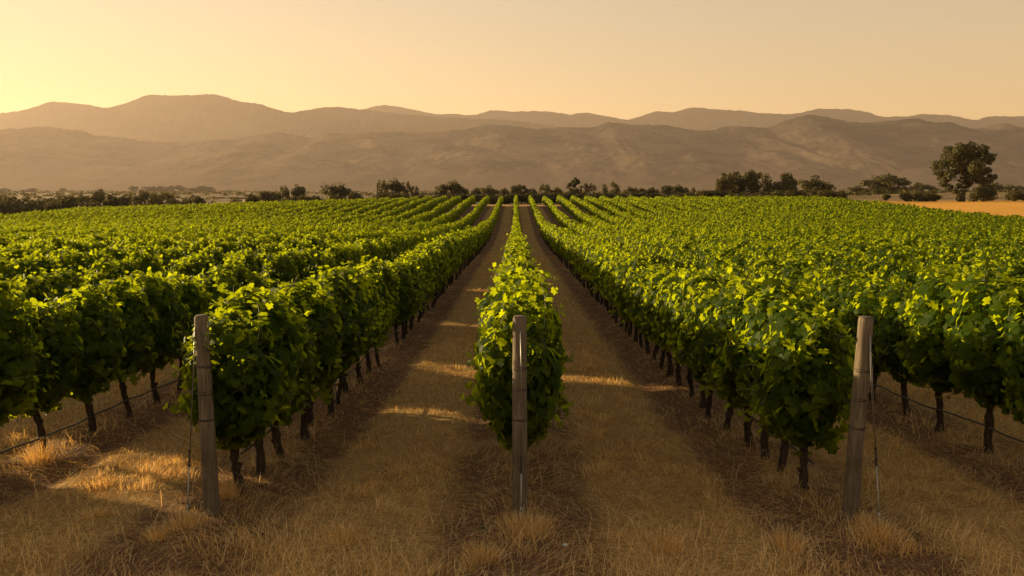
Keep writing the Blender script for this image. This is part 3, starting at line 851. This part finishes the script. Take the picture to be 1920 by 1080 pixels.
# ------------------------------------------------------------------ trees and bushes beyond the vines
def crown_mesh(name, blobs, n, size, seed, shell=0.75, flat=1.0, up=0.35, fit=False):
    """blobs (x, y, z, r) in unit size; leaves spread through the shells of the blobs"""
    r = np.random.default_rng(seed)
    b = np.array(blobs, float)
    wt = b[:, 3] ** 2; pick = r.choice(len(b), n, p=wt / wt.sum())
    d = unit(n, r)
    rho = np.where(r.random(n) < shell, 1 - np.abs(r.normal(0, 0.14, n)), r.random(n) ** 0.5)
    lump = 1 + 0.22 * (vnoise(d[:, 0] * 2.6 + pick * 3.1, d[:, 2] * 2.6 + d[:, 1] * 1.7, seed) - 0.5) * 2
    P = b[pick, :3] + d * (b[pick, 3] * rho * lump)[:, None] * np.array([1, 1, flat])
    P[:, 2] = np.abs(P[:, 2])
    if fit:
        for ax in (0, 1):
            lo, hi = np.percentile(P[:, ax], 1.5), np.percentile(P[:, ax], 98.5); P[:, ax] = (P[:, ax] - (lo + hi) / 2) / (hi - lo)
        P[:, 2] /= np.percentile(P[:, 2], 99.3)
    g = Geo()
    tint = np.clip(r.normal(0, 0.22, n) + r.uniform(0.2, 0.75, len(b))[pick], 0, 1)
    put_leaves(g, P, d + np.array([0, 0, up]) + r.normal(0, 0.5, (n, 3)), r.normal(size=(n, 3)), size * r.uniform(0.6, 1.3, n), tint, 'card')
    return g.mesh(name, [M_TREE])

def trunk_mesh(name, limbs, r0, seed):
    g = Geo(); r = np.random.default_rng(seed)
    for a, b, ra, rb in limbs:
        a, b = np.array(a, float), np.array(b, float); t = np.linspace(0, 1, 5)[:, None]
        bend = r.normal(0, 0.03, 3)
        tube(g, a + (b - a) * t + bend * np.sin(t * math.pi), np.linspace(ra, rb, 5) * r0, 8, True, wob=0.08)
    return g.mesh(name, [M_TBARK], True)

def kind_blobs(kind, r):
    """unit tree: width 1 (x, y from -0.5 to 0.5), height 1"""
    B = []
    if kind == 'bush':
        for i in range(12):
            a, q = r.uniform(0, 6.283), 0.33 * math.sqrt(r.random())
            B.append((q * math.cos(a), q * math.sin(a), r.uniform(0.2, 0.72) * (1 - q * 0.7), r.uniform(0.16, 0.26)))
    elif kind == 'dome':
        for i in range(24):
            a, q = r.uniform(0, 6.283), 0.42 * math.sqrt(r.random())
            B.append((q * math.cos(a), q * math.sin(a), 0.30 + 0.55 * math.sqrt(max(0, 1 - (q / 0.47) ** 2)) * r.uniform(0.55, 1.0), r.uniform(0.10, 0.17)))
        for i in range(18): B.append((r.uniform(-0.38, 0.38), r.uniform(-0.3, 0.3), r.uniform(0.08, 0.36), r.uniform(0.11, 0.17)))
    elif kind == 'tree':
        for i in range(17):
            a, q = r.uniform(0, 6.283), 0.34 * math.sqrt(r.random())
            B.append((q * math.cos(a), q * math.sin(a), r.uniform(0.38, 0.86) - q * 0.35, r.uniform(0.11, 0.19)))
        for i in range(4): B.append((r.uniform(-0.25, 0.25), r.uniform(-0.25, 0.25), r.uniform(0.15, 0.35), r.uniform(0.1, 0.17)))
    elif kind == 'tall':
        for i in range(12):
            z = i / 11
            B.append((r.uniform(-0.17, 0.17), r.uniform(-0.17, 0.17), 0.12 + 0.76 * z, (0.26 - 0.14 * z) * r.uniform(0.8, 1.2)))
    elif kind == 'airy':
        for i in range(11):
            a, q = r.uniform(0, 6.283), 0.40 * math.sqrt(r.random())
            B.append((q * math.cos(a), q * math.sin(a), r.uniform(0.4, 0.88) - q * 0.3, r.uniform(0.11, 0.18)))
        for i in range(3): B.append((r.uniform(-0.3, 0.3), r.uniform(-0.2, 0.2), r.uniform(0.1, 0.25), 0.12))
    elif kind == 'pine':
        for i in range(7):
            z = 0.25 + 0.68 * i / 6; w = wid * (1 - 0.62 * (i / 6)) * r.uniform(0.85, 1.1)
            for j in range(6 if i < 6 else 1):
                a = r.uniform(0, 6.283); q = w * r.uniform(0.35, 0.8) * (i < 6)
                B.append((q * math.cos(a), q * math.sin(a), z + r.uniform(-0.05, 0.05), r.uniform(0.09, 0.15)))
    return B

SPEC = {'bush': (5, 1500, 0.11), 'dome': (4, 2800, 0.075), 'tree': (6, 2600, 0.08), 'tall': (3, 1500, 0.08), 'airy': (3, 1300, 0.07), 'pine': (2, 2400, 0.07)}
KINDS = {}
for kd, (nv, nl, sz) in SPEC.items():
    KINDS[kd] = []
    for i in range(nv):
        r = np.random.default_rng(900 + i * 13 + len(kd) * 7)
        B = kind_blobs(kd, r)
        cm = crown_mesh("crown", B, nl, sz, 30 + i, flat=0.55 if kd == 'pine' else 0.9, fit=True)
        limbs = [((0, 0, -0.05), (0.01, 0, 0.5), 0.045, 0.026)] + [((0.01, 0, r.uniform(0.2, 0.5)), tuple(np.array(b[:3]) * 0.95), 0.022, 0.008) for b in B[:7]]
        KINDS[kd].append((cm, trunk_mesh("trunk", limbs, 1.0, 60 + i)))

tree_i = 0
def tree(px, top, wpx, dist, kind, label, group=None):
    global tree_i
    p = pix(px, top, dist)
    gz = float(ground(p.x, dist))
    h = max(0.8, p.z - gz); w = wpx / F_PX * dist * (1.08 if kind == 'bush' else 1.04)
    cm, tm = KINDS[kind][tree_i % len(KINDS[kind])]; tree_i += 1
    shrub = kind == 'bush'
    o = link("bush" if shrub else ("pine_tree" if kind == 'pine' else "broadleaf_tree"), None, None, (p.x, dist, gz - 0.05))
    o.scale = (w, w * 0.9, h * 1.02)
    o.rotation_euler = (0, 0, random.uniform(-0.5, 0.5) + (math.pi if tree_i % 2 else 0))
    link("crown", cm, o); link("trunk", tm, o)
    tag(o, label, "bush" if shrub else "tree", group or ("bushes beyond the vineyard" if shrub else "trees beyond the vineyard"))
    return o

TREES = [
 # dark thicket behind the left edge of the vines
 (4, 368, 28, 185, 'bush', "dark bush cut off by the photo's left edge, upper one"),
 (12, 379, 36, 172, 'bush', "low brown bush in front at the photo's left edge"),
 (19, 371, 16, 190, 'bush', "small round dark bush next to the one at the left edge"),
 (46, 370, 50, 186, 'bush', "wide flat-topped dark bush near the left end of the thicket"),
 (49, 378, 36, 172, 'bush', "yellowish rounded bush in front of the wide flat-topped dark bush"),
 (88, 373, 48, 180, 'bush', "dark bush sloping down to the right, left third of the thicket"),
 (102, 379, 24, 170, 'bush', "small pale bush in front of the sloping dark bush"),
 (130, 368, 46, 184, 'bush', "dark bush left of the spiky-topped thicket tree"),
 (160, 365, 54, 190, 'bush', "big dark bush under the spiky-topped thicket tree"),
 (190, 357, 26, 195, 'tree', "spiky-topped dark tree rising out of the left thicket"),
 (207, 365, 26, 186, 'bush', "dark bush right under the spiky-topped thicket tree"),
 (166, 379, 34, 170, 'bush', "round bush with a gold rim in front of the spiky-topped tree"),
 (234, 366, 30, 186, 'bush', "dark bush left of the rounded double-topped thicket tree"),
 (258, 376, 26, 174, 'bush', "small bush with pale left side below the rounded thicket tree"),
 (271, 358.5, 36, 186, 'dome', "rounded double-topped dark tree, tallest of the right half of the thicket"),
 (296, 366, 38, 180, 'bush', "rounded dark bush right of the double-topped thicket tree"),
 (315, 363, 22, 186, 'bush', "ragged taller bush near the right end of the left thicket"),
 (326, 373, 30, 172, 'bush', "low bush in front of the ragged bush near the thicket's end"),
 (347, 372, 28, 174, 'bush', "last low bush at the right end of the left thicket"),
 (373, 368, 18, 215, 'bush', "lone small dark bush standing apart right of the left thicket"),
 # hazy middle ground, left
 (412, 372, 20, 330, 'bush', "hazy low bush on the pale stubble right of the lone dark bush"),
 (437, 369.5, 18, 320, 'bush', "hazy rounded bush in the middle of the pale stubble"),
 (455, 373, 14, 320, 'bush', "tiny hazy bush before the second dark clump"),
 (7, 353, 22, 640, 'dome', "hazy round far tree touching the photo's left edge"),
 (29, 359, 9, 640, 'tree', "tiny hazy far tree right of the round one at the edge"),
 (43, 356, 13, 650, 'tree', "hazy pointed far tree left of the dome-topped far tree"),
 (60, 353, 17, 640, 'dome', "hazy dome-topped far tree above the wide flat-topped bush"),
 (80, 360.5, 9, 650, 'tree', "very small hazy far tree left of the hazy twin-spired tree"),
 (98, 361, 18, 640, 'dome', "low hazy far tree at the foot of the hazy twin-spired tree"),
 (117, 353, 15, 640, 'pine', "hazy far conifer with twin spires above the left thicket"),
 (138, 357, 20, 640, 'dome', "hazy broad far tree right of the twin-spired conifer"),
 (250, 349, 15, 690, 'tree', "hazy upright far tree standing alone left of the long hazy grove"),
 (281, 350, 28, 700, 'dome', "hazy tree at the left end of the long hazy grove"),
 (304, 349.5, 24, 700, 'dome', "hazy tree second from the left in the long hazy grove"),
 (322, 348.5, 20, 700, 'dome', "hazy round-topped tree in the middle of the long hazy grove"),
 (339, 348, 14, 705, 'tree', "hazy tree poking highest out of the long hazy grove"),
 (360, 352.5, 26, 700, 'dome', "lower hazy tree right of the grove's highest tree"),
 (383, 349, 34, 700, 'dome', "wide flat hazy tree ending the long hazy grove on the right"),
 (430, 356.5, 24, 690, 'dome', "hazy low dome tree standing apart right of the long grove"),
 # second dark clump
 (474, 365.5, 24, 205, 'bush', "dark bush at the left end of the clump with two round trees"),
 (499, 359.5, 22, 208, 'tree', "small dark tree left of the two round-topped trees"),
 (514, 362, 22, 212, 'bush', "brown bush just left of the two round-topped trees"),
 (532, 350, 18, 235, 'tree', "smaller left one of the two round-topped trees"),
 (558, 348.5, 21, 235, 'tree', "taller right one of the two round-topped trees"),
 (531, 369, 24, 200, 'bush', "low bush below the smaller round-topped tree"),
 (553, 369, 26, 200, 'bush', "low bush below the taller round-topped tree"),
 (572, 367, 20, 205, 'bush', "dark bush at the right end of the clump with two round trees"),
 (594, 368, 22, 205, 'bush', "separate dark bush at the left foot of the big dome tree"),
 (629, 347, 52, 205, 'dome', "big dark dome-shaped tree left of the middle of the skyline"),
 (634, 366, 34, 192, 'bush', "pale brown bush in front of the big dark dome tree"),
 (665, 361, 26, 200, 'bush', "dark bush at the right foot of the big dark dome tree"),
 # grove left of centre
 (715, 338.5, 19, 240, 'airy', "pale-leaved upright tree at the left of the airy grove"),
 (735, 338.5, 36, 236, 'dome', "dense rounded tree in the middle of the airy grove"),
 (764, 341.5, 20, 238, 'airy', "loose two-lobed tree right of the dense rounded one"),
 (778, 349, 14, 236, 'airy', "small leaning loose tree ending the airy grove on the right"),
 (722, 361.5, 38, 196, 'bush', "dark bush below the left part of the airy grove"),
 (753, 363, 34, 200, 'bush', "olive bush below the middle of the airy grove"),
 (788, 366, 30, 192, 'bush', "dark round bush below the right end of the airy grove"),
 (800, 361, 30, 420, 'bush', "hazy pale bush in the gap right of the airy grove"),
 (828, 349.5, 20, 236, 'tree', "low left shoulder tree beside the cauliflower-topped tree"),
 (846, 341.5, 36, 234, 'dome', "dark cauliflower-topped tree left of the middle row's far end"),
 (871, 352.5, 15, 232, 'tree', "small oval tree right of the cauliflower-topped tree"),
 (892, 353, 17, 238, 'tree', "small round tree at the left end of the long flat tree"),
 (918, 349.5, 36, 236, 'dome', "long flat-topped tree left of the middle row's far end"),
 # hedge behind the far end of the rows
 (819, 365.5, 40, 194, 'bush', "hedge bush with lit leaves below the cauliflower-topped tree"),
 (851, 364.5, 40, 194, 'bush', "hedge bush below the small oval tree"),
 (881, 364, 40, 194, 'bush', "hedge bush below the left end of the long flat-topped tree"),
 (910, 363.5, 40, 193, 'bush', "hedge bush below the long flat-topped tree"),
 (939, 364, 40, 193, 'bush', "hedge bush closing the alley left of the middle row"),
 (968, 362.5, 40, 193, 'bush', "hedge bush behind the far end of the middle row"),
 (997, 363, 40, 193, 'bush', "hedge bush closing the alley right of the middle row"),
 (1026, 361.5, 40, 194, 'bush', "hedge bush below the spreading forked tree"),
 (1055, 361, 40, 194, 'bush', "hedge bush left of and below the layered pine"),
 (1083, 361, 40, 194, 'bush', "hedge bush right below the layered pine"),
 (1110, 362, 40, 195, 'bush', "hedge bush below the leaning arched tree"),
 (948, 353.5, 16, 238, 'tree', "low round tree between the flat-topped tree and the three-lobed tree"),
 (967, 348.5, 16, 238, 'tree', "left lobe tree of the three trees behind the middle row"),
 (982, 347, 19, 240, 'tree', "tallest of the three trees behind the middle row"),
 (998, 354, 16, 238, 'tree', "lower right one of the three trees behind the middle row"),
 (1022, 345, 19, 238, 'airy', "spreading forked tree just right of the middle row's end"),
 (1042, 352.5, 22, 240, 'dome', "low sloping tree between the forked tree and the layered pine"),
 (1078, 334.5, 30, 238, 'pine', "dark layered pine right of the middle, tallest there"),
 (1107, 344, 20, 236, 'airy', "leaning arched tree touching the layered pine on its right"),
 (1134, 346, 13, 240, 'tall', "narrow left stem tree of the paired upright trees"),
 (1153, 341.5, 20, 240, 'tall', "taller right one of the paired upright trees"),
 (1184, 351.5, 22, 250, 'tree', "small tree with a knobbly top right of the paired upright trees"),
 (1208, 354, 26, 250, 'dome', "low flat tree in the dip right of the knobbly tree"),
 (1226, 352, 18, 250, 'tree', "small round tree left of the twin-humped tree"),
 (1251, 348.5, 20, 245, 'tree', "left hump of the twin-humped trees before the tall grove"),
 (1276, 348, 28, 245, 'dome', "right hump of the twin-humped trees before the tall grove"),
 (1299, 352.5, 13, 240, 'tree', "tiny pale tree right of the twin-humped trees"),
 (1150, 362, 42, 196, 'bush', "olive hedge bush below the paired upright trees"),
 (1190, 360, 42, 196, 'bush', "olive hedge bush below the knobbly tree"),
 (1226, 360.5, 40, 196, 'bush', "dark hedge bush left of the twin-humped trees' foot"),
 (1262, 363, 40, 196, 'bush', "brown hedge bush at the foot of the twin-humped trees"),
 (1294, 362, 30, 196, 'bush', "lit hedge bush right of the twin-humped trees' foot"),
 (1322, 357, 36, 200, 'bush', "dark bush at the lower left of the tall grove"),
 (1350, 357.5, 34, 200, 'bush', "dark bush in front of the left end of the tall grove"),
 # tall grove right of centre
 (1358, 327, 28, 245, 'tree', "left end tree of the tall grove, slanting outline"),
 (1383, 325, 38, 248, 'tree', "wide middle tree of the tall grove"),
 (1411, 321.5, 30, 245, 'tree', "highest tree at the right end of the tall grove"),
 (1438.5, 327, 22, 240, 'tall', "narrow upright tree between the tall grove and the tiered tree"),
 (1472, 326, 40, 240, 'tree', "tiered tree with flat layers right of the narrow upright tree"),
 (1385, 361, 40, 204, 'bush', "dark undergrowth bush below the middle of the tall grove"),
 (1425, 360, 42, 204, 'bush', "dark undergrowth bush below the narrow upright tree"),
 (1462, 358, 34, 206, 'bush', "lit undergrowth bush below the tiered tree"),
 (1494, 357, 40, 210, 'bush', "grey-brown bush between the tiered tree and the green dome tree"),
 (1530, 333, 58, 222, 'dome', "green dome-shaped tree with a smooth outline right of the tiered tree"),
 (1518, 352, 24, 206, 'bush', "olive bush at the lower left of the green dome tree"),
 (1548, 357, 40, 203, 'bush', "dark bush in front of the green dome tree"),
 (1578, 357, 18, 205, 'bush', "dark egg-shaped bush standing right of the green dome tree"),
 # right side
 (1610, 349.5, 38, 300, 'dome', "low hazy tree left of the broad spreading tree"),
 (1640, 333, 44, 290, 'dome', "left half of the broad spreading pair, paler green"),
 (1672, 329, 62, 285, 'dome', "broad spreading tree between green dome tree and big tall tree"),
 (1729, 343.5, 30, 330, 'dome', "hazy round tree left of the big tall tree"),
 (1752, 349.5, 18, 330, 'tree', "small hazy tree partly behind the big tall tree's left side"),
 (1662, 364, 14, 240, 'bush', "thin little bush below the broad spreading tree"),
 (1699, 360.5, 19, 224, 'bush', "small round bush at the far edge of the golden field"),
 (1730, 358.5, 36, 224, 'bush', "wide dark rounded bush at the edge of the golden field"),
 (1754, 364, 17, 224, 'bush', "small olive bush left of the big tall tree's hanging branches"),
 (1846, 338, 34, 232, 'bush', "tall dark bush rising right of the big tall tree's trunk"),
 (1847, 352.5, 32, 222, 'bush', "round dark bush in front, right of the big tall tree's trunk"),
 (1832, 358, 22, 224, 'bush', "yellowish bush just right of the big tall tree's trunk"),
 (1871, 343.5, 18, 340, 'tree', "hazy tree showing right of the tall dark bush"),
 (1891, 347.5, 26, 360, 'dome', "hazy low tree near the photo's right edge"),
 (1914, 349, 20, 360, 'dome', "hazy tree touching the photo's right edge"),
 (1903, 358.5, 28, 226, 'bush', "dark bush at the golden field's edge near the right border"),
 (1921, 362, 18, 224, 'bush', "dark bush cut off by the right border beside the golden field"),
]
for t in TREES:
    hz = t[3] > 260
    t = t[:3] + (t[3] * (3 if t[3] > 600 else 1.6 if hz else 1),) + t[4:]
    tree(*t, group="hazy distant trees and bushes" if hz else None)

def big_tree():
    D = 221.0
    base = pix(1806.5, 378, D); s = D / F_PX
    gz = float(ground(base.x, D))
    o = link("shade_tree", None, None, (base.x, D, gz))
    BL = [(1080,130,72),(1200,120,78),(1300,130,74),(1405,140,66),(1440,175,40),(1040,205,72),(1150,225,86),(1275,215,86),(1395,225,84),(1455,285,50),(1005,290,62),(1110,320,84),(1235,320,92),(1350,325,86),(1450,350,52),
          (945,365,44),(1015,395,62),(1130,425,74),(1290,420,84),(1400,410,66),(1505,355,40),(1505,420,34),(955,455,34),(1030,490,48),(1095,535,52),(1140,600,48),(1345,490,56),(1060,575,34),(1165,650,38),(1225,480,54),(1440,440,50),(1185,520,42),(1310,465,50),(1230,560,30),(1120,640,34)]
    r = np.random.default_rng(71)
    Z0 = (378 - 260) * 5.818
    B = []
    for X, Y, q in BL:
        half = 42 if Y < 450 else 20
        B.append(((X / 5.818 + 1590 - 1802) * s * 0.80 - 0.45, r.uniform(-1, 1) * half * s, (Z0 - Y) / 5.818 * s, q / 5.818 * s * 0.92))
        if Y < 460: B.append(((X / 5.818 + 1590 - 1802) * s * 0.78 - 0.45 + r.normal(0, 0.6), r.uniform(-1, 1) * half * s, (Z0 - Y) / 5.818 * s + r.normal(0, 0.5), q / 5.818 * s * 0.8))
    link("crown", crown_mesh("crown", B, 15000, 0.50, 72, flat=0.95), o)
    L = [((0, 0, -0.2), (0.05, 0, 2.8), 0.46, 0.36), ((0.05, 0, 2.7), (0.3, 0.2, 5.2), 0.36, 0.26), ((0.05, 0, 2.6), (-0.8, -0.3, 5.4), 0.26, 0.2), ((0.1, 0.1, 2.4), (1.2, -0.2, 5.0), 0.24, 0.16)]
    for i in range(0, len(B), 4):
        a = (r.uniform(-0.6, 0.8), 0, r.uniform(3.6, 6.0)); L.append((a, (B[i][0] * 0.7, B[i][1] * 0.7, a[2] + (B[i][2] - a[2]) * 0.75), 0.16, 0.05))
    link("trunk", trunk_mesh("trunk", L, 1.0, 73), o)
    tag(o, "tallest lone tree with square crown at the golden field's far edge", "tree", "trees beyond the vineyard")
big_tree()

def scrub():
    """low scrub on the far plain, one mass"""
    r = np.random.default_rng(15); g = Geo()
    n = 2600
    y = np.exp(r.uniform(math.log(290), math.log(3600), n)); x = r.uniform(-0.72, 0.72, n) * y
    dens = vnoise(x / 60, y / 25, 66) + 0.25 * (x < 0.2 * y)
    keep = (dens > 0.5) & (np.abs(x / y - 0.62) > 0.0)
    x, y = x[keep], y[keep]; m = len(x); k = 46
    z = ground(x, y)
    hh = r.uniform(0.8, 2.6, m) * (0.7 + y / 1300); ww = hh * r.uniform(0.8, 2.2, m)
    d = unit(m * k, r); d[:, 2] = np.abs(d[:, 2]) * 0.9
    rr = np.repeat(np.stack([ww, ww, hh], 1), k, 0) * r.uniform(0.6, 1.05, (m * k, 1))
    P = np.repeat(np.stack([x, y, z - 0.1], 1), k, 0) + d * rr
    put_leaves(g, P, d + r.normal(0, 0.5, (m * k, 3)), r.normal(size=(m * k, 3)), np.repeat(hh, k) * r.uniform(0.3, 0.6, m * k), np.clip(np.repeat(r.uniform(0.1, 0.8, m), k) + r.normal(0, 0.15, m * k), 0, 1), 'card')
    tag(link("scrub", g.mesh("scrub", [M_TREE])), kind='stuff')
scrub()

def mast(px, top, foot_y, label):
    D = 8400
    a, b = pix(px, top, D), pix(px, foot_y, D)
    h = a.z - b.z
    o = link("radio_mast", None, None, b)
    tag(o, label, "mast", "radio masts on the mountain")
    g = Geo()
    for sx, sy in ((-1, -1), (1, -1), (0, 1)):
        tube(g, [(sx * 2.0, sy * 2.0, -16), (sx * 1.2, sy * 1.2, h)], 0.5, 5)
    for i in range(12):
        z0, z1 = h * i / 12, h * (i + 1) / 12
        tube(g, [(-1.6, -1.6, z0), (1.6, -1.6, z1)], 0.25, 4); tube(g, [(1.6, -1.6, z0), (0, 1.6, z1)], 0.25, 4)
    link("lattice", g.mesh("lattice", [M_WIRE]), o)
    g = Geo(); tube(g, [(0, 0, h - 0.5), (0, 0, h + 5)], [0.6, 0.3], 5)
    link("aerial", g.mesh("aerial", [M_WIRE]), o)
mast(378.5, 167, 178, "taller thin mast on the left mountain's summit")
mast(383, 170, 177.5, "shorter thin mast beside the taller one on the mountain's summit")



# ------------------------------------------------------------------ haze
def haze():
    m, n, l, out = new_mat("valley_haze")
    v = n.new("ShaderNodeVolumePrincipled")
    v.inputs["Color"].default_value = (0.95, 0.79, 0.71, 1)
    v.inputs["Density"].default_value = 0.000040
    v.inputs["Anisotropy"].default_value = 0.35
    l.new(v.outputs[0], out.inputs["Volume"])
    x, y0, y1, z0, z1 = 16000, -900, 13200, -8, 1230
    V = [(-x, y0, z0), (x, y0, z0), (x, y1, z0), (-x, y1, z0), (-x, y0, z1), (x, y0, z1), (x, y1, z1), (-x, y1, z1)]
    F = [(0, 3, 2, 1), (4, 5, 6, 7), (0, 1, 5, 4), (1, 2, 6, 5), (2, 3, 7, 6), (3, 0, 4, 7)]
    o = link("haze", build_mesh("haze", np.array(V, float), [np.array(F)], [m]))
    tag(o, kind='stuff')
haze()
